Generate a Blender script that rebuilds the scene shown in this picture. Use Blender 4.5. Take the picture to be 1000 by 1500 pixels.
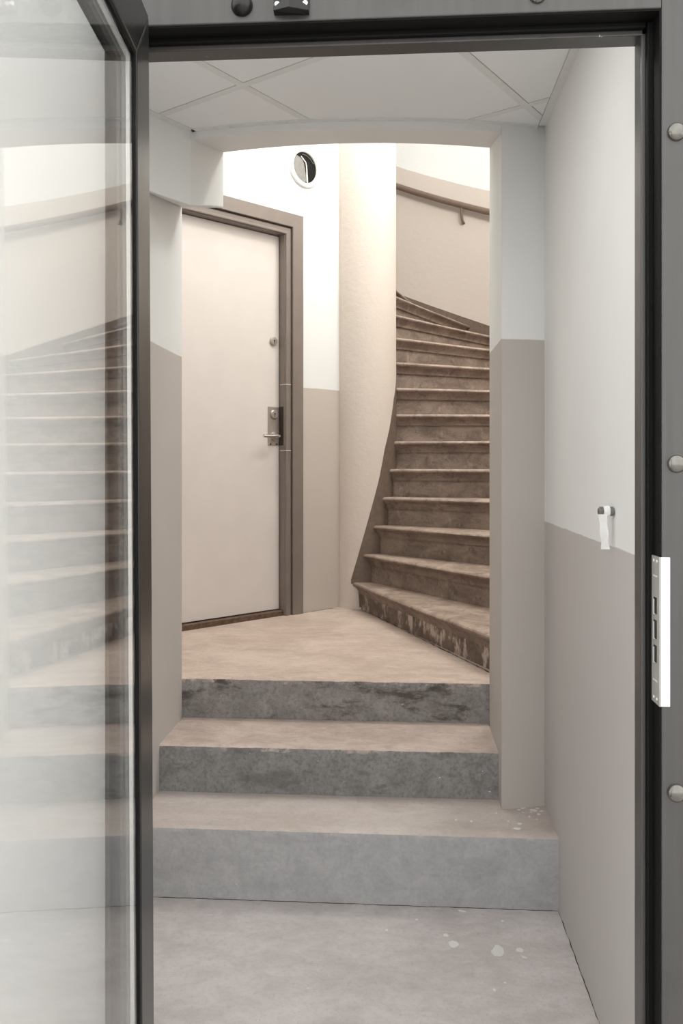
import bpy, bmesh, math, random
from mathutils import Vector, noise
random.seed(7)
for o in list(bpy.data.objects): bpy.data.objects.remove(o)
SC = bpy.context.scene
COL = SC.collection
R = math.radians

# ------------------------------------------------------------------ camera
cam_d = bpy.data.cameras.new('camera')
cam = bpy.data.objects.new('camera', cam_d); COL.objects.link(cam)
cam.location = (0, 0, 1.30)
cam.rotation_euler = (R(90), 0, math.atan(82 / 1225))
cam_d.sensor_fit = 'AUTO'; cam_d.sensor_width = 36
cam_d.lens = 1225 / 1500 * 36
cam_d.shift_y = -66 / 1500
cam_d.clip_start = 0.02
SC.camera = cam

# ------------------------------------------------------------------ world, stairwell lamp, added fill lights, exposure
SC.view_settings.view_transform = 'Standard'
SC.view_settings.look = 'None'
SC.view_settings.gamma = 1.0
SC.view_settings.use_curve_mapping = False
SC.view_settings.exposure = 0.58
wd = bpy.data.worlds.new('overcast_daylight'); SC.world = wd
wd.use_nodes = True
bg = wd.node_tree.nodes['Background']
bg.inputs[0].default_value = (1.0, 1.0, 0.995, 1); bg.inputs[1].default_value = 1.72

def add_light(name, kind, loc, energy, color, **kw):
    l = bpy.data.lights.new(name, kind); l.energy = energy; l.color = color
    for k, v in kw.items(): setattr(l, k, v)
    o = bpy.data.objects.new(name, l); COL.objects.link(o); o.location = loc
    return o
add_light('stairwell_lamp_light', 'POINT', (0.82, 4.00, 3.88), 54, (1.0, 0.962, 0.925), shadow_soft_size=0.16)
add_light('stairwell_fill_light', 'POINT', (-0.10, 3.55, 4.95), 34, (1.0, 0.962, 0.925), shadow_soft_size=0.20)  # added fill from above for landing and treads, no known lamp there
add_light('corridor_fill_light', 'AREA', (-0.15, 1.78, 2.375), 3.5, (1.0, 0.985, 0.97), shape='DISK', size=0.28)  # added fill to brighten the corridor walls, no fixture behind it

# ------------------------------------------------------------------ material helpers
def new_mat(name):
    m = bpy.data.materials.new(name); m.use_nodes = True
    nt = m.node_tree; b = nt.nodes['Principled BSDF']
    return m, nt, b
def N(nt, kind, **props):
    n = nt.nodes.new(kind)
    for k, v in props.items(): setattr(n, k, v)
    return n
def L(nt, a, b): nt.links.new(a, b)
def rgb(r, g, b):
    f = lambda v: ((v / 255 + 0.055) / 1.055) ** 2.4 if v > 10 else v / 255 / 12.92
    return (f(r), f(g), f(b), 1)
def math_n(nt, op, a, b=None, c=None, clamp=False):
    n = N(nt, 'ShaderNodeMath', operation=op, use_clamp=clamp)
    for i, v in enumerate((a, b, c)):
        if v is None: continue
        if isinstance(v, (int, float)): n.inputs[i].default_value = v
        else: L(nt, v, n.inputs[i])
    return n.outputs[0]
def mixc(nt, fac, a, b, mode='MIX'):
    n = N(nt, 'ShaderNodeMix', data_type='RGBA', blend_type=mode)
    if isinstance(fac, (int, float)): n.inputs[0].default_value = fac
    else: L(nt, fac, n.inputs[0])
    for s, v in ((6, a), (7, b)):
        if isinstance(v, tuple): n.inputs[s].default_value = v
        else: L(nt, v, n.inputs[s])
    return n.outputs[2]
def noise_n(nt, vec, scale, detail=4, rough=0.55, dist=0.0):
    n = N(nt, 'ShaderNodeTexNoise'); n.inputs['Scale'].default_value = scale
    n.inputs['Detail'].default_value = detail; n.inputs['Roughness'].default_value = rough
    n.inputs['Distortion'].default_value = dist
    if vec is not None: L(nt, vec, n.inputs['Vector'])
    return n.outputs[0]
def ramp(nt, fac, lo, hi):
    n = N(nt, 'ShaderNodeMapRange', interpolation_type='SMOOTHSTEP'); L(nt, fac, n.inputs[0])
    n.inputs[1].default_value = lo; n.inputs[2].default_value = hi
    return n.outputs[0]
def pos(nt): return N(nt, 'ShaderNodeNewGeometry').outputs['Position']
def scaled(nt, vec, sx, sy, sz):
    n = N(nt, 'ShaderNodeMapping'); L(nt, vec, n.inputs[0]); n.inputs['Scale'].default_value = (sx, sy, sz)
    return n.outputs[0]
def bump(nt, b, height, strength, dist=0.01):
    n = N(nt, 'ShaderNodeBump'); n.inputs['Strength'].default_value = strength
    n.inputs['Distance'].default_value = dist
    L(nt, height, n.inputs['Height']); L(nt, n.outputs[0], b.inputs['Normal'])

WHITE = rgb(232, 233, 231)
DADO = rgb(192, 186, 180)
CREAM = rgb(214, 203, 193)

def plaster(name, low, high, zline=None, helix=None, bumpy=0.15, rough=0.75):
    """painted plaster; below a painted line one colour, above it another"""
    m, nt, b = new_mat(name); P = pos(nt)
    nz = noise_n(nt, P, 2.2, 3)
    if zline is None: col = high
    else:
        sep = N(nt, 'ShaderNodeSeparateXYZ'); L(nt, P, sep.inputs[0])
        wob = math_n(nt, 'MULTIPLY_ADD', noise_n(nt, P, 14, 2), 0.006, -0.003)
        z = math_n(nt, 'ADD', sep.outputs[2], wob)
        if helix:
            cx_, cy_, zr, thr, slope = helix
            dx = math_n(nt, 'SUBTRACT', sep.outputs[0], cx_); dy = math_n(nt, 'SUBTRACT', sep.outputs[1], cy_)
            th = math_n(nt, 'ARCTAN2', dy, dx)
            lim = math_n(nt, 'MULTIPLY_ADD', math_n(nt, 'SUBTRACT', th, R(thr)), slope, zr)
            lim = math_n(nt, 'MAXIMUM', lim, zline)
            fac = ramp(nt, math_n(nt, 'SUBTRACT', z, lim), -0.0015, 0.0015)
        else:
            fac = ramp(nt, z, zline - 0.0015, zline + 0.0015)
        col = mixc(nt, fac, low, high)
    shade = math_n(nt, 'MULTIPLY_ADD', nz, 0.10, 0.95)
    n = N(nt, 'ShaderNodeMix', data_type='RGBA', blend_type='MULTIPLY'); n.inputs[0].default_value = 1
    if isinstance(col, tuple): n.inputs[6].default_value = col
    else: L(nt, col, n.inputs[6])
    cb = N(nt, 'ShaderNodeCombineColor'); [L(nt, shade, cb.inputs[i]) for i in range(3)]
    L(nt, cb.outputs[0], n.inputs[7]); L(nt, n.outputs[2], b.inputs['Base Color'])
    b.inputs['Roughness'].default_value = rough
    b.inputs['Specular IOR Level'].default_value = 0.3
    h = math_n(nt, 'ADD', noise_n(nt, P, 26, 5, 0.6), math_n(nt, 'MULTIPLY', noise_n(nt, P, 120, 2), 0.25))
    bump(nt, b, h, bumpy, 0.006)
    return m

CX, CY = -0.19, 4.80            # axis of the round stair tower
M = {}
M['wall_corridor'] = plaster('wall_corridor_paint', rgb(194, 190, 187), WHITE, 1.125, bumpy=0.08)
M['wall_tower'] = plaster('wall_tower_paint', DADO, WHITE, 1.708, bumpy=0.12)
M['wall_doorside'] = plaster('wall_doorside_paint', rgb(198, 189, 180), WHITE, 1.728, bumpy=0.10)
M['wall_stair'] = plaster('wall_stair_paint', rgb(206, 196, 187), WHITE, 1.70,
                          helix=(CX, CY, 3.393, 60.96, 0.0122 * 180 / math.pi), bumpy=0.35)
M['column'] = plaster('column_paint', CREAM, CREAM, bumpy=0.45)
M['facade'] = plaster('facade_paint', rgb(212, 212, 209), rgb(212, 212, 209), bumpy=0.10)
M['white'] = plaster('white_paint', WHITE, WHITE, bumpy=0.06)
M['tile'] = plaster('ceiling_tile_white', rgb(238, 240, 240), rgb(238, 240, 240), bumpy=0.05)

def simple(name, col, rough=0.5, metal=0.0, var=0.08, scale=30, bumpy=0.0, spec=0.5):
    m, nt, b = new_mat(name)
    co = N(nt, 'ShaderNodeTexCoord').outputs['Object']
    nz = noise_n(nt, co, scale, 4)
    dark = tuple(c * (1 - var * 2) for c in col[:3]) + (1,)
    L(nt, mixc(nt, ramp(nt, nz, 0.3, 0.7), dark, col), b.inputs['Base Color'])
    b.inputs['Roughness'].default_value = rough; b.inputs['Metallic'].default_value = metal
    b.inputs['Specular IOR Level'].default_value = spec
    if bumpy: bump(nt, b, noise_n(nt, co, scale * 3, 4), bumpy, 0.004)
    return m
M['grid'] = simple('grid_white', rgb(229, 230, 228), 0.5, var=0.02)
M['void'] = simple('void_dark', rgb(50, 50, 50), 0.9, var=0.02)
M['dark_skirt'] = simple('skirting_brown', rgb(116, 100, 88), 0.6, var=0.10, scale=40, bumpy=0.3)
M['door_leaf'] = simple('door_leaf_cream', rgb(224, 216, 210), 0.35, var=0.02, scale=6)
M['door_frame'] = simple('door_frame_taupe', rgb(132, 121, 113), 0.42, var=0.04, scale=12)
M['groove'] = simple('groove_dark', rgb(60, 48, 42), 0.7, var=0.05)
M['threshold'] = simple('threshold_wood', rgb(110, 88, 70), 0.6, var=0.25, scale=50, bumpy=0.4)
M['steel_brushed'] = simple('lock_steel', rgb(186, 177, 170), 0.32, 0.6, var=0.06, scale=60)
M['chrome'] = simple('chrome', rgb(215, 213, 210), 0.15, 1.0, var=0.02)
M['keyhole'] = simple('keyhole_black', rgb(18, 16, 15), 0.6, var=0)
M['handrail'] = simple('handrail_brown', rgb(122, 104, 92), 0.35, var=0.05)
M['gasket'] = simple('gasket_black', rgb(12, 12, 11), 0.6, var=0.05, spec=0.15)
M['porthole_dark'] = simple('porthole_dark', rgb(16, 16, 15), 0.5, var=0.1, spec=0.1)
M['bolt'] = simple('bolt_dark_steel', rgb(120, 118, 112), 0.22, 0.85, var=0.10, scale=90)
M['black_metal'] = simple('black_metal', rgb(30, 29, 28), 0.3, 0.3, var=0.1)
M['strike'] = simple('strike_plate_bright', rgb(238, 238, 236), 0.30, 0.35, var=0.01)
M['tape'] = simple('tape_white', rgb(240, 240, 238), 0.7, var=0.03, scale=80, bumpy=0.3)
M['strike_side'] = simple('strike_side_steel', rgb(172, 170, 166), 0.35, 0.25, var=0.03)
M['brass_thread'] = simple('threaded_steel', rgb(150, 148, 144), 0.35, 0.3, var=0.2, scale=200)
M['spacer'] = simple('spacer_alu', rgb(220, 220, 216), 0.35, 0.3, var=0.02)
M['paint_drop'] = simple('paint_drop_white', rgb(226, 226, 224), 0.6, var=0.03)
M['filler'] = simple('filler_grey', rgb(222, 221, 218), 0.7, var=0.04)

def frame_steel():
    m, nt, b = new_mat('frame_steel_dark'); P = pos(nt)
    v = scaled(nt, P, 60, 60, 3)
    streak = noise_n(nt, v, 1.0, 4, 0.6)
    blot = noise_n(nt, P, 7, 4)
    c = mixc(nt, ramp(nt, streak, 0.2, 0.8), rgb(70, 69, 67), rgb(77, 76, 74))
    c = mixc(nt, math_n(nt, 'MULTIPLY', ramp(nt, blot, 0.60, 0.74), 0.5), c, rgb(58, 57, 55))
    scr = ramp(nt, noise_n(nt, P, 90, 2), 0.76, 0.80)
    c = mixc(nt, scr, c, rgb(165, 163, 158))
    L(nt, c, b.inputs['Base Color'])
    b.inputs['Metallic'].default_value = 0.35; b.inputs['Roughness'].default_value = 0.36
    bump(nt, b, streak, 0.05, 0.004)
    return m
M['frame_steel'] = frame_steel()
def leaf_steel():
    m, nt, b = new_mat('leaf_steel_black'); P = pos(nt)
    streak = noise_n(nt, scaled(nt, P, 80, 80, 4), 1.0, 4, 0.6)
    c = mixc(nt, ramp(nt, streak, 0.3, 0.7), rgb(46, 46, 44), rgb(58, 58, 55))
    L(nt, c, b.inputs['Base Color']); b.inputs['Metallic'].default_value = 0.5
    b.inputs['Roughness'].default_value = 0.28
    return m
M['leaf_steel'] = leaf_steel()

def concrete(name, top_a, top_b, face_a, face_b, stain, stain_amt, speck=0.3, grain=0.5):
    """worn screed on the tread, rough render on the upright face"""
    m, nt, b = new_mat(name); P = pos(nt)
    big = noise_n(nt, scaled(nt, P, 1.0, 1.8, 1.0), 2.6, 3, 0.5, 0.3)
    mid = noise_n(nt, scaled(nt, P, 1.0, 1.6, 1.0), 11, 8, 0.72, 0.5)
    fine = noise_n(nt, P, 70, 6, 0.75)
    brush = noise_n(nt, scaled(nt, P, 9, 70, 40), 1.0, 5, 0.7, 0.8)
    v = math_n(nt, 'ADD', math_n(nt, 'MULTIPLY', big, 0.45), math_n(nt, 'MULTIPLY', mid, 0.55))
    top = mixc(nt, ramp(nt, v, 0.36, 0.64), top_a, top_b)
    dk = tuple(c * 0.62 for c in top_a[:3]) + (1,)
    top = mixc(nt, math_n(nt, 'MULTIPLY', ramp(nt, fine, 0.48, 0.74), 0.38), top, dk)
    top = mixc(nt, math_n(nt, 'MULTIPLY', ramp(nt, brush, 0.58, 0.74), 0.30), top, dk)
    f1 = noise_n(nt, P, 13, 10, 0.74, 0.5)
    f2 = noise_n(nt, P, 85, 5, 0.75)
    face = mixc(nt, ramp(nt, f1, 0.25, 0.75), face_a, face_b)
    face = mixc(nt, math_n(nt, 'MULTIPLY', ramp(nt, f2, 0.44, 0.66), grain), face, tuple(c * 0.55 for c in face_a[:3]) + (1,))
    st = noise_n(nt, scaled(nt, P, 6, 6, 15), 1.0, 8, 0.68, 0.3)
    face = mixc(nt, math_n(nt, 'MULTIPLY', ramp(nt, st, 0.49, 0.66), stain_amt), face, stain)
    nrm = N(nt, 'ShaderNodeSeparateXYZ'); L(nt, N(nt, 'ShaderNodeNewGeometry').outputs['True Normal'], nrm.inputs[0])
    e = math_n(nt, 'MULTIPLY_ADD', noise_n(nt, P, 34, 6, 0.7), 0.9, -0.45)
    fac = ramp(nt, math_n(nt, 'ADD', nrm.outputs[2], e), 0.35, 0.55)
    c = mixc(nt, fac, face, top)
    sp = ramp(nt, noise_n(nt, P, 48, 4, 0.6), 0.715, 0.735)
    c = mixc(nt, math_n(nt, 'MULTIPLY', sp, speck), c, rgb(226, 225, 222))
    L(nt, c, b.inputs['Base Color'])
    b.inputs['Roughness'].default_value = 0.60; b.inputs['Specular IOR Level'].default_value = 0.35
    bump(nt, b, math_n(nt, 'ADD', math_n(nt, 'MULTIPLY', fine, 0.6), f1), 0.35, 0.008)
    return m
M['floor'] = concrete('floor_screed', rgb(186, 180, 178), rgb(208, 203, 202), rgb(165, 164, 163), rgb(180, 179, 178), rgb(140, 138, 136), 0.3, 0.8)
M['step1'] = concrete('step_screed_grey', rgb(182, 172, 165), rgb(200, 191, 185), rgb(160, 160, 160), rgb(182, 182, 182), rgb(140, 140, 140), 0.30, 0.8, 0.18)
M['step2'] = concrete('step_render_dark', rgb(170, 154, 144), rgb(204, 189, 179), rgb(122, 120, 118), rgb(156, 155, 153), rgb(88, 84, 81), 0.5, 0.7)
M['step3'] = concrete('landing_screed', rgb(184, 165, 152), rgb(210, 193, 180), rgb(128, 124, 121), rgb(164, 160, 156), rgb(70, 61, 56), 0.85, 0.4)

def stone(name, a, bcol, wear, dirt, wsc=(22, 22, 12), wth=0.56):
    m, nt, b = new_mat(name); P = pos(nt)
    n1 = noise_n(nt, scaled(nt, P, 1, 1, 2), 7, 9, 0.72, 0.5); n2 = noise_n(nt, P, 90, 5, 0.75)
    c = mixc(nt, ramp(nt, n1, 0.34, 0.66), a, bcol)
    dk = tuple(x * 0.45 for x in a[:3]) + (1,)
    c = mixc(nt, math_n(nt, 'MULTIPLY', ramp(nt, n2, 0.48, 0.76), 0.45), c, dk)
    d = noise_n(nt, P, 18, 8, 0.72, 0.4)
    c = mixc(nt, math_n(nt, 'MULTIPLY', ramp(nt, d, 0.52, 0.68), dirt), c, dk)
    w = ramp(nt, noise_n(nt, scaled(nt, P, *wsc), 1.0, 7, 0.72), wth, wth + 0.10)
    c = mixc(nt, math_n(nt, 'MULTIPLY', w, wear), c, rgb(196, 182, 170))
    L(nt, c, b.inputs['Base Color']); b.inputs['Roughness'].default_value = 0.55
    bump(nt, b, math_n(nt, 'ADD', n1, math_n(nt, 'MULTIPLY', n2, 0.6)), 0.30, 0.006)
    return m
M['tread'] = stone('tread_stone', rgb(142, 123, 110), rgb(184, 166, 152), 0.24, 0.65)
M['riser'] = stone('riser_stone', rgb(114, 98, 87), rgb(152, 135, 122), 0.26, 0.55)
M['moulding'] = stone('moulding_stone_shaded', rgb(110, 93, 82), rgb(144, 126, 113), 0.18, 0.7)
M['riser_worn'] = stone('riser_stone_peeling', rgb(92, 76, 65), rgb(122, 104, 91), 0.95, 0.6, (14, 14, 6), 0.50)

def glass():
    m, nt, b = new_mat('door_glass'); nt.nodes.remove(b)
    out = nt.nodes['Material Output']
    geo = N(nt, 'ShaderNodeNewGeometry')
    fr = N(nt, 'ShaderNodeFresnel')
    ior = N(nt, 'ShaderNodeMix', data_type='FLOAT'); L(nt, geo.outputs['Backfacing'], ior.inputs[0])
    ior.inputs[2].default_value = 1.5; ior.inputs[3].default_value = 1 / 1.5
    L(nt, ior.outputs[0], fr.inputs['IOR'])
    tr = N(nt, 'ShaderNodeBsdfTransparent'); tr.inputs[0].default_value = (0.992, 0.994, 0.990, 1)
    gl = N(nt, 'ShaderNodeBsdfGlossy'); gl.inputs['Roughness'].default_value = 0.0
    mx = N(nt, 'ShaderNodeMixShader'); L(nt, fr.outputs[0], mx.inputs[0]); L(nt, tr.outputs[0], mx.inputs[1]); L(nt, gl.outputs[0], mx.inputs[2])
    L(nt, mx.outputs[0], out.inputs['Surface'])
    return m
M['glass'] = glass()

# ------------------------------------------------------------------ mesh helpers
class MB:
    def __init__(s): s.v = []; s.f = []
    def add(s, vs, fs):
        k = len(s.v); s.v += [tuple(v) for v in vs]; s.f += [tuple(i + k for i in f) for f in fs]; return s
    def box(s, a, b):
        x0, y0, z0 = a; x1, y1, z1 = b
        return s.add([(x0,y0,z0),(x1,y0,z0),(x1,y1,z0),(x0,y1,z0),(x0,y0,z1),(x1,y0,z1),(x1,y1,z1),(x0,y1,z1)],
                     [(0,3,2,1),(4,5,6,7),(0,1,5,4),(1,2,6,5),(2,3,7,6),(3,0,4,7)])
    def prism(s, poly, z0, z1):
        n = len(poly)
        zb = z0 if isinstance(z0, (list, tuple)) else [z0] * n
        zt = z1 if isinstance(z1, (list, tuple)) else [z1] * n
        return s.add([(p[0], p[1], zb[i]) for i, p in enumerate(poly)] + [(p[0], p[1], zt[i]) for i, p in enumerate(poly)],
                     [tuple(range(n - 1, -1, -1)), tuple(range(n, 2 * n))] + [(i, (i + 1) % n, n + (i + 1) % n, n + i) for i in range(n)])
    def loft(s, sections, closed=True, caps=True):
        n = len(sections[0]); m = len(sections); vs = [p for sec in sections for p in sec]; fs = []
        for j in range(m - 1):
            for i in range(n if closed else n - 1):
                a = j * n + i; b2 = j * n + (i + 1) % n
                fs.append((a, b2, b2 + n, a + n))
        if caps: fs += [tuple(range(n - 1, -1, -1)), tuple(range((m - 1) * n, m * n))]
        return s.add(vs, fs)
    def tube(s, pts, r, n=10, caps=True):
        pts = [Vector(p) for p in pts]; secs = []
        up = None
        for i, p in enumerate(pts):
            d = (pts[min(i + 1, len(pts) - 1)] - pts[max(i - 1, 0)]).normalized()
            if up is None: up = Vector((0, 0, 1)) if abs(d.z) < 0.9 else Vector((1, 0, 0))
            a = d.cross(up).normalized(); b2 = a.cross(d).normalized()
            rr = r[i] if isinstance(r, (list, tuple)) else r
            secs.append([p + (a * math.cos(t) + b2 * math.sin(t)) * rr for t in [2 * math.pi * k / n for k in range(n)]])
        return s.loft(secs, True, caps)
    def lathe(s, org, axis, prof, n=24):
        """prof: (radius, distance along axis)"""
        org = Vector(org); ax = Vector(axis).normalized()
        up = Vector((0, 0, 1)) if abs(ax.z) < 0.9 else Vector((1, 0, 0))
        a = ax.cross(up).normalized(); b2 = a.cross(ax).normalized()
        return s.loft([[org + ax * h + (a * math.cos(t) + b2 * math.sin(t)) * max(r, 1e-5) for t in [2 * math.pi * k / n for k in range(n)]] for r, h in prof], True, True)
    def build(s, name, mat, parent=None, smooth=False, bevel=0.0, seg=2, origin=None):
        me = bpy.data.meshes.new(name); vs = s.v
        if origin is not None: vs = [(v[0]-origin[0], v[1]-origin[1], v[2]-origin[2]) for v in vs]
        me.from_pydata(vs, [], s.f); me.update()
        bm = bmesh.new(); bm.from_mesh(me)
        bmesh.ops.recalc_face_normals(bm, faces=bm.faces)
        bm.to_mesh(me); bm.free()
        if isinstance(mat, str): mat = M[mat]
        me.materials.append(mat)
        o = bpy.data.objects.new(name, me); COL.objects.link(o)
        if origin is not None: o.location = origin
        if smooth:
            for p in me.polygons: p.use_smooth = True
            md = o.modifiers.new('split', 'EDGE_SPLIT'); md.split_angle = R(35)
        if bevel:
            md = o.modifiers.new('bevel', 'BEVEL'); md.width = bevel; md.segments = seg; md.limit_method = 'ANGLE'; md.angle_limit = R(30)
        if parent is not None:
            o.parent = parent
            if origin is None: o.location = tuple(-c for c in parent.location) if parent.rotation_euler.x == parent.rotation_euler.y == parent.rotation_euler.z == 0 else o.location
            else: o.location = tuple(origin[i] - parent.location[i] for i in range(3))
        return o
def tag(o, label, cat, group=None, kind=None):
    o['label'] = label; o['category'] = cat
    if group: o['group'] = group
    if kind: o['kind'] = kind
    return o
def struct(o, label, cat): return tag(o, label, cat, kind='structure')
def empty(name, loc):
    o = bpy.data.objects.new(name, None); COL.objects.link(o); o.location = loc; o.empty_display_size = 0.1
    return o

RI, RO = 1.84, 2.175
def y_in(x): return CY - math.sqrt(max(0, RI**2 - (x - CX)**2))
def y_out(x): return CY - math.sqrt(max(0, RO**2 - (x - CX)**2))
ZL = 0.513                      # landing height
XR, XL = 0.4717, -0.80
YB0 = 1.43                      # inner face of the facade

# ------------------------------------------------------------------ setting: floors and walls
fl = MB().box((-7, -7, -0.15), (7, 2.60, 0.0)).build('floor', 'floor')
struct(fl, 'worn grey screed floor with white paint spots', 'floor')
def blob(cx_, cy_, z, rx, ry, ang, seed, n=14):
    rnd = random.Random(seed); pts = []
    for k in range(n):
        a = 2 * math.pi * k / n; q = 1 + rnd.uniform(-0.16, 0.16)
        u, v = rx * q * math.cos(a), ry * q * math.sin(a)
        pts.append((cx_ + u * math.cos(ang) - v * math.sin(ang), cy_ + u * math.sin(ang) + v * math.cos(ang)))
    return MB().prism(pts, z - 0.002, z + 0.0006)
for i, (x, y, rx, ry, mt) in enumerate([(0.152, 2.294, .013, .016, 'paint_drop'), (0.134, 2.336, .007, .008, 'paint_drop'),
        (0.269, 2.269, .026, .017, 'filler'), (0.328, 2.276, .011, .010, 'filler'), (0.187, 2.466, .012, .006, 'paint_drop'),
        (0.055, 2.411, .004, .004, 'paint_drop'), (0.30, 2.42, .005, .004, 'paint_drop'), (0.24, 2.10, .006, .004, 'paint_drop'),
        (0.335, 2.245, .008, .004, 'filler'), (-0.03, 2.35, .004, .005, 'paint_drop'), (0.27, 2.13, .003, .003, 'paint_drop')]):
    blob(x, y, 0.0, rx, ry, i * 0.7, i).build('paint_spot', mt, fl)

wr = MB().box((XR, YB0, 0.0), (XR + 0.25, 2.95, 3.0)).build('wall_right', 'wall_corridor')
struct(wr, 'smooth corridor wall, white above and grey below', 'wall')
wl = MB().box((XL - 0.25, YB0, 0.0), (XL, 2.7125, 3.0)).build('wall_left', 'wall_tower')
struct(wl, 'corridor wall behind the open glass door, white above grey', 'wall')

def pier(x0, x1, z0, z1, n=14, zb_front=None, zb_back=None):
    secs = []
    for k in range(n + 1):
        x = x0 + (x1 - x0) * k / n
        a = zb_front if zb_front is not None else z0
        c = zb_back if zb_back is not None else z0
        secs.append([(x, y_out(x), a), (x, y_in(x), c), (x, y_in(x), z1), (x, y_out(x), z1)])
    return MB().loft(secs)
ZT = 5.4
def crack(name, path, w, z, seed, parent):
    """a thin jagged dark joint lying on a surface"""
    rnd = random.Random(seed); mb = MB(); k = 0
    pts_ = []
    for (a, b2) in zip(path, path[1:]):
        a = Vector(a); b2 = Vector(b2); n = max(2, int((b2 - a).length / 0.02))
        for i in range(n): pts_.append(a + (b2 - a) * (i / n))
    pts_.append(Vector(path[-1]))
    d = (Vector(path[-1]) - Vector(path[0])).normalized(); nn = Vector((-d.y, d.x))
    lo, hi = [], []
    for p in pts_:
        h2 = w * rnd.uniform(0.15, 1.0); q = p + nn * rnd.uniform(-w, w) * 0.6
        lo.append((q.x - nn.x * h2, q.y - nn.y * h2, z + 0.0007)); hi.append((q.x + nn.x * h2, q.y + nn.y * h2, z + 0.0007))
    n = len(lo)
    mb.add(lo + hi, [(i, i + 1, n + i + 1, n + i) for i in range(n - 1)])
    return mb.build(name, 'groove', parent)
crack('crack', [(XL, 2.484), (XR, 2.484)], 0.0022, 0.0, 3, fl)
crack('crack', [(XR - 0.002, 2.48), (XR - 0.002, 1.45)], 0.0016, 0.0, 4, fl)
wa = pier(0.33, 0.95, 0.0, ZT).build('wall_arch_right', 'wall_tower', smooth=True, bevel=0.006)
struct(wa, 'right pier of the curved archway, white over grey paint', 'wall')
wb = pier(-1.70, XL, 0.0, ZT).build('wall_arch_left', 'wall_tower', smooth=True, bevel=0.006)
struct(wb, 'left pier of the curved archway, white over grey paint', 'wall')
wc = pier(XL + 0.0005, 0.3295, 0, ZT, 30, 2.365, 2.447).build('wall_arch_top', 'wall_tower', smooth=True, bevel=0.008)
struct(wc, 'curved white wall over the archway with sloping soffit', 'wall')

# boxed-in bulkhead at the top left of the archway
bh = MB()
pl = [(-0.671, 2.683), (-0.650, 2.85), (-0.632, 3.015), (-0.799, 3.060), (-0.799, 2.48)]
zb = [2.150, 2.200, 2.245, 2.262, 2.150]
bh.prism(pl, zb, 2.50)
o = bh.build('bulkhead', 'white', bevel=0.006)
struct(o, 'white boxed-in bulkhead hanging at upper left of archway', 'bulkhead')

def arc_wall(r0, r1, t0, t1, z0, z1, n):
    secs = []
    for k in range(n + 1):
        t = R(t0 + (t1 - t0) * k / n); c_, s_ = math.cos(t), math.sin(t)
        f0 = z0(t) if callable(z0) else z0; f1 = z1(t) if callable(z1) else z1
        secs.append([(CX + r0*c_, CY + r0*s_, f0), (CX + r1*c_, CY + r1*s_, f0), (CX + r1*c_, CY + r1*s_, f1), (CX + r0*c_, CY + r0*s_, f1)])
    return MB().loft(secs)
t_j = math.degrees(math.atan2(y_in(0.95) - CY, 0.95 - CX))
ws = arc_wall(RI, RI + 0.2, t_j, 232, 0.0, ZT, 120).build('wall_stairwell', 'wall_stair', smooth=True)
struct(ws, 'curved outer stairwell wall, beige below and white above', 'wall')
ang = R(43); W = Vector((math.sin(ang), math.cos(ang), 0)); NV = Vector((W.y, -W.x, 0)); P0 = Vector((-0.510, 4.481, 0))
def dp(s_, off, z): p = P0 + W * s_ + NV * off; return (p.x, p.y, z)
def dbox(mb, s0, s1, o0, o1, z0, z1):
    vs = [dp(s0,o0,z0),dp(s1,o0,z0),dp(s1,o1,z0),dp(s0,o1,z0),dp(s0,o0,z1),dp(s1,o0,z1),dp(s1,o1,z1),dp(s0,o1,z1)]
    return mb.add(vs, [(0,3,2,1),(4,5,6,7),(0,1,5,4),(1,2,6,5),(2,3,7,6),(3,0,4,7)])
DZ0, DZ1, DS0, DS1 = 0.50, 2.57, -1.13, -0.085      # hole for the flat's door
dwm = MB(); dbox(dwm, DS1, 0.30, -0.18, 0, 0.30, ZT); dbox(dwm, -1.75, DS0, -0.18, 0, 0.30, ZT); dbox(dwm, DS0, DS1, -0.18, 0, DZ1, ZT)
wdm = dwm.build('wall_back', 'wall_doorside')
struct(wdm, 'flat stairwell wall holding the door, white over beige', 'wall')

# landing
secs = []
pts = []
rl = RI + 0.01
ta = math.degrees(math.asin((3.10 - CY) / rl)); tb = 180 - math.degrees(math.asin((3.28 - CY) / rl))
pts = [(0.345, 3.28), (0.345, 3.10)]
for k in range(61):
    t = R(ta + (tb - ta) * k / 60)
    pts.append((CX + rl * math.cos(t), CY + rl * math.sin(t)))
lb = MB().prism(pts, 0.25, ZL).build('floor_landing', 'step3')
crack('crack', [(-0.505, 4.478), (-0.36, 4.640)], 0.005, ZL, 6, lb); crack('crack', [(-0.37, 4.625), (-0.30, 4.615)], 0.004, ZL, 7, lb); crack('crack', [(-0.205, 4.632), (0.37, 3.190)], 0.005, ZL, 8, lb)
struct(lb, 'pinkish beige screed landing in front of the cream door', 'floor')
cl = MB().box((-2.6, 2.5, ZT - 0.15), (2.3, 7.2, ZT)).build('ceiling_stairwell', 'white')
struct(cl, 'white ceiling high over the stairwell', 'ceiling')

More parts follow.
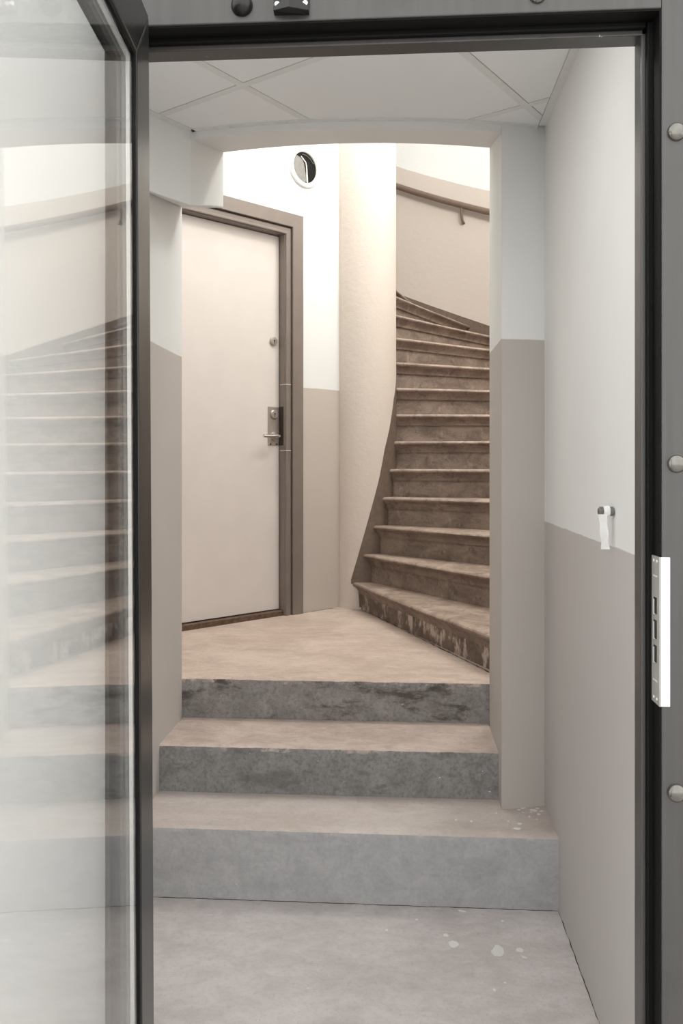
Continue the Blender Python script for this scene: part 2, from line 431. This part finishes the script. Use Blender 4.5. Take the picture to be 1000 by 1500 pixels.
# ------------------------------------------------------------------ corridor ceiling: tiles, bars, edge trims
CZ = 2.390
ce = MB().box((XL - 0.1, YB0, CZ + 0.03), (XR + 0.05, 2.72, CZ + 0.06)).build('ceiling', 'void')
struct(ce, 'white tiled corridor ceiling on a diagonal grid', 'ceiling')
ga = R(32.16); E1 = Vector((math.sin(ga), math.cos(ga))); E2 = Vector((math.cos(ga), -math.sin(ga))); G0 = Vector((-0.437, 2.349))
def clip(poly, planes):
    for (px, py, nx, ny) in planes:          # keep side where dot((p - q), n) >= 0
        out = []
        for i in range(len(poly)):
            a, b2 = poly[i], poly[(i + 1) % len(poly)]
            da = (a[0]-px)*nx + (a[1]-py)*ny; db = (b2[0]-px)*nx + (b2[1]-py)*ny
            if da >= 0: out.append(a)
            if da * db < 0:
                t = da / (da - db); out.append((a[0] + (b2[0]-a[0])*t, a[1] + (b2[1]-a[1])*t))
        poly = out
        if len(poly) < 3: return None
    return poly
PLN = [(XR - 0.003, 0, -1, 0), (0, YB0, 0, 1), (0, 2.70, 0, -1), (XL + 0.003, 0, 1, 0), (-0.671, 2.683, E2.x, E2.y)]
PLN_T = [(XR - 0.024, 0, -1, 0), (0, YB0, 0, 1), (0, 2.70, 0, -1), (XL + 0.003, 0, 1, 0), (-0.671 + E2.x*0.025, 2.683 + E2.y*0.025, E2.x, E2.y)]
def gp(a, b2): p = G0 + E1 * a + E2 * b2; return (p.x, p.y)
T = 0.6; BW = 0.024
for i in range(-3, 4):
    for j in range(-3, 4):
        a0, a1, b0, b1 = i*T + BW, (i+1)*T - 0.002, j*T + 0.002, (j+1)*T - BW
        q = clip([gp(a0,b0), gp(a0,b1), gp(a1,b1), gp(a1,b0)], PLN_T)
        if q and abs(sum(q[k][0]*q[(k+1)%len(q)][1] - q[(k+1)%len(q)][0]*q[k][1] for k in range(len(q)))) > 0.002:
            MB().prism(q, CZ, CZ + 0.02).build('ceiling_tile', 'tile', ce)
for i in range(-2, 4):
    q = clip([gp(i*T, -3), gp(i*T, 3), gp(i*T + BW, 3), gp(i*T + BW, -3)], PLN_T)
    if q: MB().prism(q, CZ - 0.001, CZ + 0.02).build('grid_bar', 'grid', ce)
    q = clip([gp(-3, i*T - BW), gp(3, i*T - BW), gp(3, i*T), gp(-3, i*T)], PLN_T)
    if q: MB().prism(q, CZ - 0.0012, CZ + 0.02).build('grid_bar', 'grid', ce)
MB().box((XR - 0.023, YB0, CZ - 0.003), (XR, 2.70, CZ + 0.02)).build('edge_trim', 'grid', ce)
q = [(-0.671, 2.683), (-0.671 + E2.x*0.024, 2.683 + E2.y*0.024), (-0.671 + E2.x*0.024 - E1.x*0.3, 2.683 + E2.y*0.024 - E1.y*0.3), (-0.671 - E1.x*0.3, 2.683 - E1.y*0.3)]
MB().prism(q, CZ - 0.003, CZ + 0.02).build('edge_trim', 'grid', ce)
for x0, x1 in ((-0.665, -0.535), (-0.533, -0.345), (-0.343, -0.135), (-0.133, 0.05), (0.052, 0.448)):
    xs = [x0 + (x1 - x0) * k / 8 for k in range(9)]
    MB().loft([[(x, y_out(x) - 0.021, CZ - 0.003), (x, y_out(x) + 0.01, CZ - 0.003), (x, y_out(x) + 0.01, CZ + 0.02), (x, y_out(x) - 0.021, CZ + 0.02)] for x in xs]).build('edge_trim', 'grid', ce)

# ------------------------------------------------------------------ concrete steps up to the landing
st = empty('concrete_steps', (-0.16, 2.49, 0.0))
tag(st, 'three worn concrete steps climbing through the archway', 'steps')
def step(name, x0, x1, y0, y1, zb_, zt, mat, seed, amp=0.0025, n=90):
    rnd = random.Random(seed); secs = []
    for k in range(n + 1):
        x = x0 + (x1 - x0) * k / n
        a = noise.noise(Vector((x * 9, seed * 3.1, 0))) * amp + noise.noise(Vector((x * 42, seed * 1.7, 5))) * amp * 0.6
        r_ = 0.008 + amp * 1.2 * (1 + noise.noise(Vector((x * 30, seed * 5.1, 9))))
        secs.append([(x, y0 - 0.004, zb_), (x, y0, zb_ + 0.02), (x, y0 + a * 0.5, zt - r_ * 1.2), (x, y0 + r_ * 0.3 + a, zt - r_ * 0.4), (x, y0 + r_ + a, zt - a * 0.3), (x, y0 + 0.06, zt), (x, y1, zt), (x, y1, zb_)])
    o = MB().loft(secs).build(name, mat, st, smooth=True)
    return o
s1 = step('step', XL, XR, 2.490, 2.80, 0.0, 0.210, 'step1', 1)
s2 = step('step', XL, 0.33, 2.768, 3.10, 0.205, 0.365, 'step2', 2, 0.004)
s3 = step('step', -0.99, 0.345, 3.078, 3.28, 0.355, ZL, 'step3', 3, 0.005)
for i, (x, y, rx, ry) in enumerate([(0.359, 2.549, .011, .008), (0.372, 2.585, .007, .006), (0.226, 2.594, .006, .004), (0.43, 2.69, .012, .010), (0.40, 2.705, .010, .006), (0.442, 2.66, .008, .006), (0.385, 2.69, .006, .005), (0.445, 2.705, .007, .005), (0.42, 2.675, .004, .004), (0.455, 2.685, .005, .006), (0.395, 2.67, .003, .003), (0.36, 2.70, .005, .003), (0.43, 2.62, .003, .003), (0.34, 2.60, .003, .002), (0.18, 2.60, .004, .003), (0.31, 2.66, .004, .003), (0.41, 2.64, .005, .004)]):
    blob(x, y, 0.210, rx, ry, i * 0.9, i + 40, 10).build('paint_spot', 'paint_drop', s1).location = (0, 0, 0)

# ------------------------------------------------------------------ winding stone stair with its newel column
sp = empty('winding_staircase', (CX, CY, ZL))
tag(sp, 'winding brown stone stair with moulded nosings around cream column', 'staircase')
TH0, DTH, E0_, DE, ZS, DZS = R(-67.43), R(11.985), -0.1192, 0.01559, ZL + 0.1491, 0.15664
RC = 0.182
def nz_z(t): return ZS + DZS * (t - TH0) / DTH
def line(k):
    th = TH0 + DTH * k; d = Vector((math.cos(th), math.sin(th))); p = Vector((-d.y, d.x)); e = E0_ + DE * min(k, 12)
    return Vector((CX, CY)) + p * e, d, p, e
PROF = [(0.030, 0.000), (0.012, 0.000), (0.004, -0.003), (0.000, -0.010), (0.000, -0.017), (0.004, -0.023), (0.010, -0.026), (0.016, -0.031), (0.022, -0.039), (0.027, -0.049), (0.029, -0.058), (0.029, -0.064), (0.044, -0.064), (0.060, -0.064)]
for k in range(18):
    o_, d, p, e = line(k); o2, d2, p2, e2 = line(k + 1)
    z = ZS + DZS * k
    si = math.sqrt(max(0.0, (RC - 0.012)**2 - e*e)); so = math.sqrt((RI + 0.02)**2 - e*e)
    si2 = math.sqrt(max(0.0, (RC - 0.012)**2 - e2*e2)); so2 = math.sqrt((RI + 0.02)**2 - e2*e2)
    secs = []; n = 24
    for j in range(n + 1):
        u = j / n; s_ = si + (so - si) * u; s2_ = si2 + (so2 - si2) * u
        sec = []
        wear = 0.004 * math.exp(-((u - 0.45) / 0.25)**2)
        for a, h_ in PROF:
            jit = noise.noise(Vector((s_ * 25, k * 3.3, h_ * 50))) * 0.0012
            q = o_ + d * s_ + p * (a + jit)
            sec.append((q.x, q.y, z + h_ - (wear if a < 0.012 and h_ > -0.012 else wear * 0.6 if h_ == 0 else 0)))
        b1 = o2 + d2 * s2_ + p2 * 0.055
        sec.append((b1.x, b1.y, z - 0.064)); sec.append((b1.x, b1.y, z))
        secs.append(sec)
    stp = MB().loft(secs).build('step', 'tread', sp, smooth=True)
    stp.data.materials.append(M['moulding'])        # shade under the foot-worn nosing put into the moulding's colour, with dirt
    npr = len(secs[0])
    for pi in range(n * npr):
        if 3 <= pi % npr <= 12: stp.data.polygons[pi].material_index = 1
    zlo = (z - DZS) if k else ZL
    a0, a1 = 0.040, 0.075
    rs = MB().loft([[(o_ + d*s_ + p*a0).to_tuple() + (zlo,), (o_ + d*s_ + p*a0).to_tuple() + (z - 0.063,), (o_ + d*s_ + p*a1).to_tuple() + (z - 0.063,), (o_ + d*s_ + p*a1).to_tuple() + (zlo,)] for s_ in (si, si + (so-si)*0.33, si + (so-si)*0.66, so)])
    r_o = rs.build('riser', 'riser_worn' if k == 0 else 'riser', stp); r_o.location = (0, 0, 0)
nc = MB().lathe((CX, CY, 0.45), (0, 0, 1), [(RC + 0.006, 0), (RC + 0.003, 0.06), (RC, 0.16), (RC, ZT - 0.45 - 0.02)], 96).build('newel_column', 'column', sp, smooth=True)
nc['label'] = 'plain cream plastered round column at the stair centre'
TAB = [(-116, .625), (-111.8, .671), (-100.3, .790), (-84.6, .968), (-77.3, 1.051), (-60.7, 1.236), (-49, 1.403), (-36.6, 1.522), (-21.8, 1.686), (0, 1.824), (30, 2.10), (200, 4.3)]
def tab(t):
    t = math.degrees(t)
    for (a, za), (b2, zb2) in zip(TAB, TAB[1:]):
        if t <= b2: return za + (zb2 - za) * (t - a) / (b2 - a)
    return TAB[-1][1]
sk = arc_wall(RC - 0.004, RC + 0.0025, -111.5, 120, lambda t: 0.652 if t < R(-97) else max(ZL - 0.01, nz_z(t) - 0.75), tab, 90).build('skirting', 'dark_skirt', sp, smooth=True)
sk['label'] = 'dark brown painted band climbing the column foot'
so_ = arc_wall(RI - 0.006, RI + 0.01, -62, 150, lambda t: nz_z(t) - 0.30, lambda t: nz_z(t) + 0.028, 110).build('skirting', 'dark_skirt', sp, smooth=True)
so_['label'] = 'dark brown skirting along the outer stair wall'

# handrail
def rail_z(t): return 3.213 + (math.degrees(t) - 60.15) * 0.0120
hr = empty('handrail', (CX + 1.78 * math.cos(R(60)), CY + 1.78 * math.sin(R(60)), rail_z(R(60))))
tag(hr, 'brown round handrail on brackets along the curved stair wall', 'handrail')
MB().tube([(CX + 1.78*math.cos(R(t)), CY + 1.78*math.sin(R(t)), rail_z(R(t))) for t in range(-50, 141, 3)], 0.024, 14).build('rail', 'handrail', hr, smooth=True)
for t in (-20, 24, 67.6, 112):
    c_, s_ = math.cos(R(t)), math.sin(R(t)); z = rail_z(R(t))
    pp = [(1.78, -0.015), (1.779, -0.055), (1.783, -0.083), (1.796, -0.108), (1.818, -0.120), (1.845, -0.122)]
    MB().tube([(CX + r_*c_ , CY + r_*s_, z + h_) for r_, h_ in pp], 0.0105, 10).build('bracket', 'handrail', hr, smooth=True)

# ------------------------------------------------------------------ the flat's door
d1 = empty('door_1', dp(-0.60, 0, ZL))
struct(d1, 'cream flat door with taupe frame on the landing', 'door')
def part(mb, name, mat, parent=None, **kw):
    return mb.build(name, mat, parent or d1, **kw)
TOP = 2.645
dl = MB(); dbox(dl, -1.05, -0.127, -0.085, -0.045, 0.545, 2.525); panel = part(dl, 'door_panel', 'door_leaf', bevel=0.002)
def fr(o0, o1, w0, w1, name, mat, bevel=0.003, zfoot=ZL - 0.005):
    """a door frame layer: inner edge w0, outer edge w1 measured out from the panel edge"""
    s_in, s_out = -0.127 + w0, -0.127 + w1; l_in, l_out = -1.05 - w0, -1.05 - w1; t_in, t_out = 2.525 + w0, 2.525 + w1
    path_in = [(l_in, zfoot), (l_in, t_in), (s_in, t_in), (s_in, zfoot)]
    path_out = [(l_out, zfoot), (l_out, t_out), (s_out, t_out), (s_out, zfoot)]
    mb = MB()
    mb.loft([[dp(path_in[i][0], o0, path_in[i][1]), dp(path_out[i][0], o0, path_out[i][1]), dp(path_out[i][0], o1, path_out[i][1]), dp(path_in[i][0], o1, path_in[i][1])] for i in range(4)])
    return part(mb, name, mat, bevel=bevel)
fr(-0.10, -0.001, 0.003, 0.042, 'frame', 'door_frame', 0.002)
fr(-0.005, 0.010, 0.006, 0.022, 'bead', 'door_frame', 0.004)
fr(-0.005, 0.004, 0.022, 0.042, 'bead', 'door_frame', 0.002)
fr(-0.004, 0.0015, 0.0405, 0.050, 'groove', 'groove', 0)
fr(-0.004, 0.016, 0.048, 0.120, 'architrave', 'door_frame', 0.003)
th = MB(); dbox(th, -1.05, -0.124, -0.09, -0.012, ZL - 0.01, 0.540); part(th, 'threshold', 'threshold', bevel=0.004)
for z in (1.735, 1.385):
    jb = MB(); dbox(jb, -0.1245, -0.090, -0.04, 0.0108, z, z + 0.0035); part(jb, 'paint_seam', 'door_leaf')
kp = MB(); dbox(kp, -0.1255, -0.1225, -0.044, -0.010, 1.415, 1.62); part(kp, 'strike_plate', 'groove')
def on_door(s_, z, off=-0.045): return Vector(dp(s_, off, z))
ax = NV
lc = part(MB().lathe(on_door(-0.1665, 1.965), ax, [(0.0245, -0.004), (0.0245, 0.006), (0.021, 0.011), (0.016, 0.012), (0.001, 0.012)], 28), 'lock_cylinder', 'steel_brushed', smooth=True)
def keyhole(s_, z, off, parent):
    mb = MB().lathe(on_door(s_, z, off), ax, [(0.0045, -0.003), (0.0045, 0.0006), (0.001, 0.0006)], 12)
    dbox(mb, s_ - 0.002, s_ + 0.002, off - 0.003, off + 0.0006, z - 0.016, z)
    k_ = mb.build('keyhole', 'keyhole', parent); k_.location = (0, 0, 0)
keyhole(-0.1665, 1.967, -0.033, lc)
pm = MB(); dbox(pm, -0.203, -0.131, -0.046, -0.041, 1.414, 1.618); pt = part(pm, 'lock_plate', 'steel_brushed', bevel=0.0015)
lc2 = part(MB().lathe(on_door(-0.1665, 1.578, -0.041), ax, [(0.023, -0.002), (0.023, 0.008), (0.019, 0.012), (0.001, 0.012)], 28), 'lock_cylinder', 'steel_brushed', smooth=True)
keyhole(-0.1665, 1.580, -0.029, lc2)
hp = [on_door(-0.1665, 1.462, -0.041), on_door(-0.1665, 1.462, -0.005), on_door(-0.170, 1.462, 0.006), on_door(-0.185, 1.462, 0.011), on_door(-0.215, 1.461, 0.011), on_door(-0.272, 1.460, 0.009)]
hd = part(MB().lathe(on_door(-0.1665, 1.462, -0.041), ax, [(0.021, 0), (0.021, 0.006), (0.014, 0.009), (0.001, 0.009)], 24), 'handle_rose', 'steel_brushed', smooth=True)
hl = MB().tube([tuple(q) for q in hp], [0.009, 0.009, 0.010, 0.010, 0.0095, 0.008], 12)
hv = part(hl, 'handle', 'chrome', smooth=True)
for s_ in (-0.187, -0.147):
    b_ = MB().lathe(on_door(s_, 1.4205, -0.041), ax, [(0.0045, -0.001), (0.004, 0.002), (0.001, 0.0025)], 12).build('screw', 'keyhole', pt); b_.location = (0, 0, 0)

# porthole in the wall above the door
pc = Vector(dp(0.012, 0, 2.914))
ph = empty('porthole', tuple(pc)); tag(ph, 'small round white-rimmed porthole above the cream door', 'porthole')
part(MB().lathe(pc, NV, [(0.108, -0.002), (0.108, 0.008), (0.104, 0.013), (0.090, 0.014), (0.083, 0.010), (0.081, -0.0005), (0.096, -0.002)], 56), 'rim', 'white', ph, smooth=True)
part(MB().lathe(pc, NV, [(0.0825, 0.0006), (0.0825, 0.0022), (0.0001, 0.0022)], 48), 'dark_glass', 'porthole_dark', ph)
mb = MB()
pts2 = []
for k in range(21):
    a = R(92 + 176 * k / 20); pts2.append((0.079 * math.cos(a), 0.079 * math.sin(a)))
pts2 += [(0.012, -0.070), (0.004, -0.02), (-0.004, 0.02), (-0.02, 0.045), (-0.04, 0.06)]
pts2 = [q for q in pts2 if not (q[1] > 0.045 and q[0] > -0.05)]
def ring3(off): return [tuple(pc + W * x + Vector((0, 0, 1)) * y + NV * off) for x, y in pts2]
mb.loft([ring3(0.0015), ring3(0.004)])
M['pane_grey'] = simple('pane_grey', rgb(128, 126, 121), 0.5, 0.0, var=0.08, scale=40)
part(mb, 'grey_pane', 'pane_grey', ph)
part(MB().tube([tuple(pc + W*a + Vector((0,0,1))*b2 + NV*0.004) for a, b2 in ((0.018, -0.078), (0.014, -0.03), (0.010, 0.012), (0.004, 0.030), (-0.030, 0.055))], 0.0055, 10), 'catch_bar', 'chrome', ph, smooth=True)
part(MB().tube([tuple(pc + W*a + Vector((0,0,1))*b2 + NV*0.003) for a, b2 in ((0.06, 0.035), (0.040, 0.055), (0.01, 0.068), (-0.02, 0.068))], 0.004, 8), 'catch_bar', 'bolt', ph, smooth=True)

# ------------------------------------------------------------------ steel door frame in the facade
KF = 0.84                      # the frame stands 1.345 m in front of the camera
YF = 1.345
def fk(x): return x * KF
def fz(z): return 1.30 + (z - 1.30) * KF
sf = empty('steel_door_frame', (0, YF, 0)); tag(sf, 'dark grey steel frame around the open glass doorway', 'door frame')
FX0, FX1, FZ = -0.458, fk(0.493), fz(2.159)       # front opening
GX0, GX1, GZ = -0.442, fk(0.471), fz(2.137)       # stop opening
OX0, OX1, OZ = -0.480, 0.62, 2.16                 # outer edges
YB = YF + 0.085; YS = YF + 0.047
MB().prism([(FX1, YF), (OX1, YF), (OX1, YB), (GX1, YB), (GX1, YS), (FX1, YS)], 0.0, OZ).build('post', 'frame_steel', sf, bevel=0.002)
MB().prism([(FX0, YF), (FX0, YS), (GX0, YS), (GX0, YB), (OX0, YB), (OX0, YF)], 0.0, OZ).build('post', 'frame_steel', sf, bevel=0.002)
sec = [(YF, FZ), (YS, FZ), (YS, GZ), (YB, GZ), (YB, OZ), (YF, OZ)]
MB().loft([[(x, y, z) for y, z in sec] for x in (FX0, FX1)]).build('head', 'frame_steel', sf, bevel=0.002)
# black seal in the rebate corners, flat black strips over its faces
def seal(pts, name='gasket'):
    return MB().loft(pts).build(name, 'gasket', sf, bevel=0.0015)
def sq(x, y, w, d, z): return [(x, y, z), (x + w, y, z), (x + w, y + d, z), (x, y + d, z)]
MB().box((FX1 - 0.0025, YF + 0.003, 0.0), (FX1 + 0.001, YS - 0.010, FZ)).build('gasket', 'gasket', sf)
MB().box((GX1 + 0.0065, YS - 0.010, 0.0), (FX1 + 0.001, YS + 0.001, FZ)).build('gasket', 'gasket', sf, bevel=0.003)
MB().box((FX0, YF + 0.003, FZ - 0.0025), (FX1 - 0.0026, YS - 0.010, FZ + 0.001)).build('gasket', 'gasket', sf)
MB().box((FX0, YS - 0.010, GZ + 0.0075), (GX1 + 0.0064, YS + 0.001, FZ + 0.001)).build('gasket', 'gasket', sf, bevel=0.003)
MB().box((FX0 - 0.001, YS - 0.010, 0.0), (GX0 - 0.0065, YS + 0.001, FZ - 0.003)).build('gasket', 'gasket', sf, bevel=0.003)
def dome(x, z, r, mat, name='bolt', h=0.6):
    r *= KF; x = fk(x); z = fz(z)
    prof = [(r * 1.02, -0.002), (r * 1.02, 0.001)] + [(r * math.cos(R(a)), 0.001 + r * h * math.sin(R(a))) for a in range(0, 91, 10)]
    return MB().lathe((x, YF, z), (0, -1, 0), prof, 28).build(name, mat, sf, smooth=True)
for z in (1.926, 1.306, 0.691): dome(0.520, z, 0.0175, 'bolt')
dome(0.264, 2.192, 0.017, 'bolt')
dome(-0.300, 2.192, 0.021, 'black_metal', 'door_stop', 0.9)
MB().box((fk(-0.237), YF - 0.008, 2.036), (fk(-0.169), YF + 0.001, 2.078)).build('bracket_plate', 'black_metal', sf, bevel=0.0015)
MB().prism([(fk(-0.237), YF - 0.012), (fk(-0.203), YF - 0.030), (fk(-0.169), YF - 0.012), (fk(-0.169), YF), (fk(-0.237), YF)], [2.033, 2.028, 2.032, 2.030, 2.031], [2.0385, 2.050, 2.0385, 2.0385, 2.0385]).build('bracket_arm', 'black_metal', sf, bevel=0.001)
for x in (-0.230, -0.176):
    MB().lathe((fk(x), YF - 0.008, 2.0450), (0, -1, 0), [(0.0045, -0.001), (0.0042, 0.002), (0.0012, 0.003)], 14).build('screw', 'chrome', sf, smooth=True)
# strike plate: bright leg on the face, slotted leg in the rebate
SZ0, SZ1 = fz(0.852), fz(1.131)
MB().box((FX1 - 0.0042, YF - 0.003, SZ0), (fk(0.5075), YF + 0.0005, SZ1)).build('strike_plate_face', 'strike', sf, bevel=0.0008)
side = MB().box((FX1 - 0.0045, YF - 0.003, SZ0), (FX1 - 0.0020, YS - 0.008, SZ1)).build('strike_plate_side', 'strike_side', sf, bevel=0.0005)
def on_side(mb, nm, mt): q_ = mb.build(nm, mt, side); q_.location = (0, 0, 0)
for z0, z1 in ((1.022, 1.053), (0.975, 1.010), (0.930, 0.962)):
    on_side(MB().box((FX1 - 0.0050, YF + 0.010, fz(z0)), (FX1 - 0.0040, YF + 0.025, fz(z1))), 'slot', 'keyhole')
    on_side(MB().box((FX1 - 0.0056, YF + 0.0215, fz(z0 - 0.002)), (FX1 - 0.0042, YF + 0.026, fz(z1 - 0.004))), 'slot_lip', 'strike')
for z in (1.122, 0.862):
    for y in (YF + 0.010, YF + 0.026):
        on_side(MB().lathe((FX1 - 0.0042, y, fz(z)), (-1, 0, 0), [(0.0027, -0.0005), (0.0025, 0.001), (0.0005, 0.0013)], 10), 'screw', 'strike')
for z in (1.092, 0.894):
    on_side(MB().box((FX1 - 0.0050, YF + 0.008, fz(z)), (FX1 - 0.0040, YF + 0.029, fz(z) + 0.0025)), 'slot', 'strike')

# facade around the frame
fw = MB().box((-7, YF + 0.005, 0.0), (OX0, YB, 4.5)).build('wall_front_left', 'facade'); struct(fw, 'white facade wall seen through the open glass door', 'wall')
fw2 = MB().box((OX1, YF + 0.005, 0.0), (7, YB, 4.5)).build('wall_front_right', 'facade'); struct(fw2, 'white facade wall beside the steel frame', 'wall')
fw3 = MB().box((OX0, YF + 0.005, OZ), (OX1, YB, 4.5)).build('wall_front_top', 'facade'); struct(fw3, 'white facade wall over the steel frame', 'wall')

# ------------------------------------------------------------------ open glass door
HX, HY = -0.391, 1.332          # hinge edge, room face of the leaf
LEAF_A = R(4.48)                 # extra swing
LEAN = R(-0.3)
d2 = empty('door_2', (HX, HY, 0.0)); struct(d2, 'open glass door with slim black steel frame at the left', 'door')
LW, LH, TK, SW = 0.85, 2.030, 0.050, 0.086
def lp(mb, name, mat, parent=d2, **kw):
    o = mb.build(name, mat, None, **kw); o.parent = parent; o.location = (0, 0, 0); return o
# local frame: +x is the room face, -y runs from the hinge to the lock edge
def bar(a, b2, c, d): return MB().loft([[(0, y, z), (-TK, y, z)] for y, z in (a, b2, c, d)][:1] + [], True, False)
def quad_bar(pts_):
    return MB().loft([[(0, y, z) for y, z in pts_], [(-TK, y, z) for y, z in pts_]])
Z0 = 0.012
lp(quad_bar([(0, Z0), (-SW, Z0 + 0.16), (-SW, LH - 0.10), (0, LH)]), 'stile', 'leaf_steel', bevel=0.003)
lp(quad_bar([(-LW, Z0), (-LW + SW, Z0 + 0.16), (-LW + SW, LH - 0.10), (-LW, LH)]), 'stile', 'leaf_steel', bevel=0.003)
lp(quad_bar([(0, LH), (-SW, LH - 0.10), (-LW + SW, LH - 0.10), (-LW, LH)]), 'rail', 'leaf_steel', bevel=0.003)
lp(quad_bar([(0, Z0), (-SW, Z0 + 0.16), (-LW + SW, Z0 + 0.16), (-LW, Z0)]), 'rail', 'leaf_steel', bevel=0.003)
ya, yb, za, zb_ = -SW, -LW + SW, Z0 + 0.16, LH - 0.10
BD = 0.008
for nm, pts_ in (('bead', [(ya, za), (ya - BD, za + BD), (ya - BD, zb_ - BD), (ya, zb_)]), ('bead', [(yb, za), (yb + BD, za + BD), (yb + BD, zb_ - BD), (yb, zb_)]),
                 ('bead', [(ya, zb_), (ya - BD, zb_ - BD), (yb + BD, zb_ - BD), (yb, zb_)]), ('bead', [(ya, za), (ya - BD, za + BD), (yb + BD, za + BD), (yb, za)])):
    lp(MB().loft([[(-0.0015, y, z) for y, z in pts_], [(-TK + 0.006, y, z) for y, z in pts_]]), nm, 'gasket')
for x in (-0.004, -0.014):
    lp(MB().box((x - 0.004, yb + 0.001, za + 0.001), (x, ya - 0.001, zb_ - 0.001)), 'glass_pane', 'glass')
def spacer(y0, y1, z0, z1): lp(MB().box((-0.0138, y0, z0), (-0.0082, y1, z1)), 'spacer', 'spacer')
spacer(ya - BD - 0.007, ya - BD, za, zb_); spacer(yb + BD, yb + BD + 0.007, za, zb_)
spacer(yb + BD + 0.007, ya - BD - 0.007, zb_ - BD - 0.007, zb_ - BD); spacer(yb + BD + 0.007, ya - BD - 0.007, za + BD, za + BD + 0.007)
for z in (0.35, 1.05, 1.85):
    lp(MB().lathe((-TK + 0.004, 0.006, z - 0.05), (0, 0, 1), [(0.008, 0), (0.009, 0.002), (0.009, 0.098), (0.008, 0.10)], 16), 'hinge', 'leaf_steel', smooth=True)
d2.rotation_euler = (0, LEAN, LEAF_A)

# ------------------------------------------------------------------ threaded pipe stub on the right wall
py, pz = 1.862, 1.203
ps = empty('pipe_stub', (XR, py, pz)); tag(ps, 'threaded pipe end with dangling white sealing tape on the wall', 'pipe')
prof = [(0.008, -0.004), (0.008, 0.003)]
h_ = 0.003
while h_ < 0.031:
    prof += [(0.0105, h_), (0.0105, h_ + 0.0012), (0.0088, h_ + 0.0018), (0.0088, h_ + 0.0024)]; h_ += 0.0030
prof += [(0.007, 0.034), (0.007, 0.026), (0.0005, 0.026)]
MB().lathe((XR, py, pz), (-1, 0, 0), prof, 20).build('threaded_pipe', 'brass_thread', ps, smooth=False)
MB().lathe((XR, py, pz), (-1, 0, 0), [(0.0108, 0.010), (0.0122, 0.011), (0.0125, 0.016), (0.0120, 0.022), (0.0108, 0.0235)], 20).build('tape_wrap', 'tape', ps, smooth=True)
secs = []
for k in range(13):
    u = k / 12; z = pz - 0.006 - u * 0.076
    wv = 0.0012 * math.sin(u * 9); xw = XR - 0.027 + 0.006 * u
    hw = 0.0085 + 0.0012 * math.sin(u * 13 + 1)
    secs.append([(xw - hw, py - 0.010 + wv, z), (xw, py - 0.0085 + wv, z), (xw + hw, py - 0.010 + wv * 0.3, z), (xw + hw, py - 0.0108 + wv * 0.3, z), (xw, py - 0.0095 + wv, z), (xw - hw, py - 0.0108 + wv, z)])
MB().loft(secs).build('tape_tail', 'tape', ps, smooth=True)
bpy.context.view_layer.update()
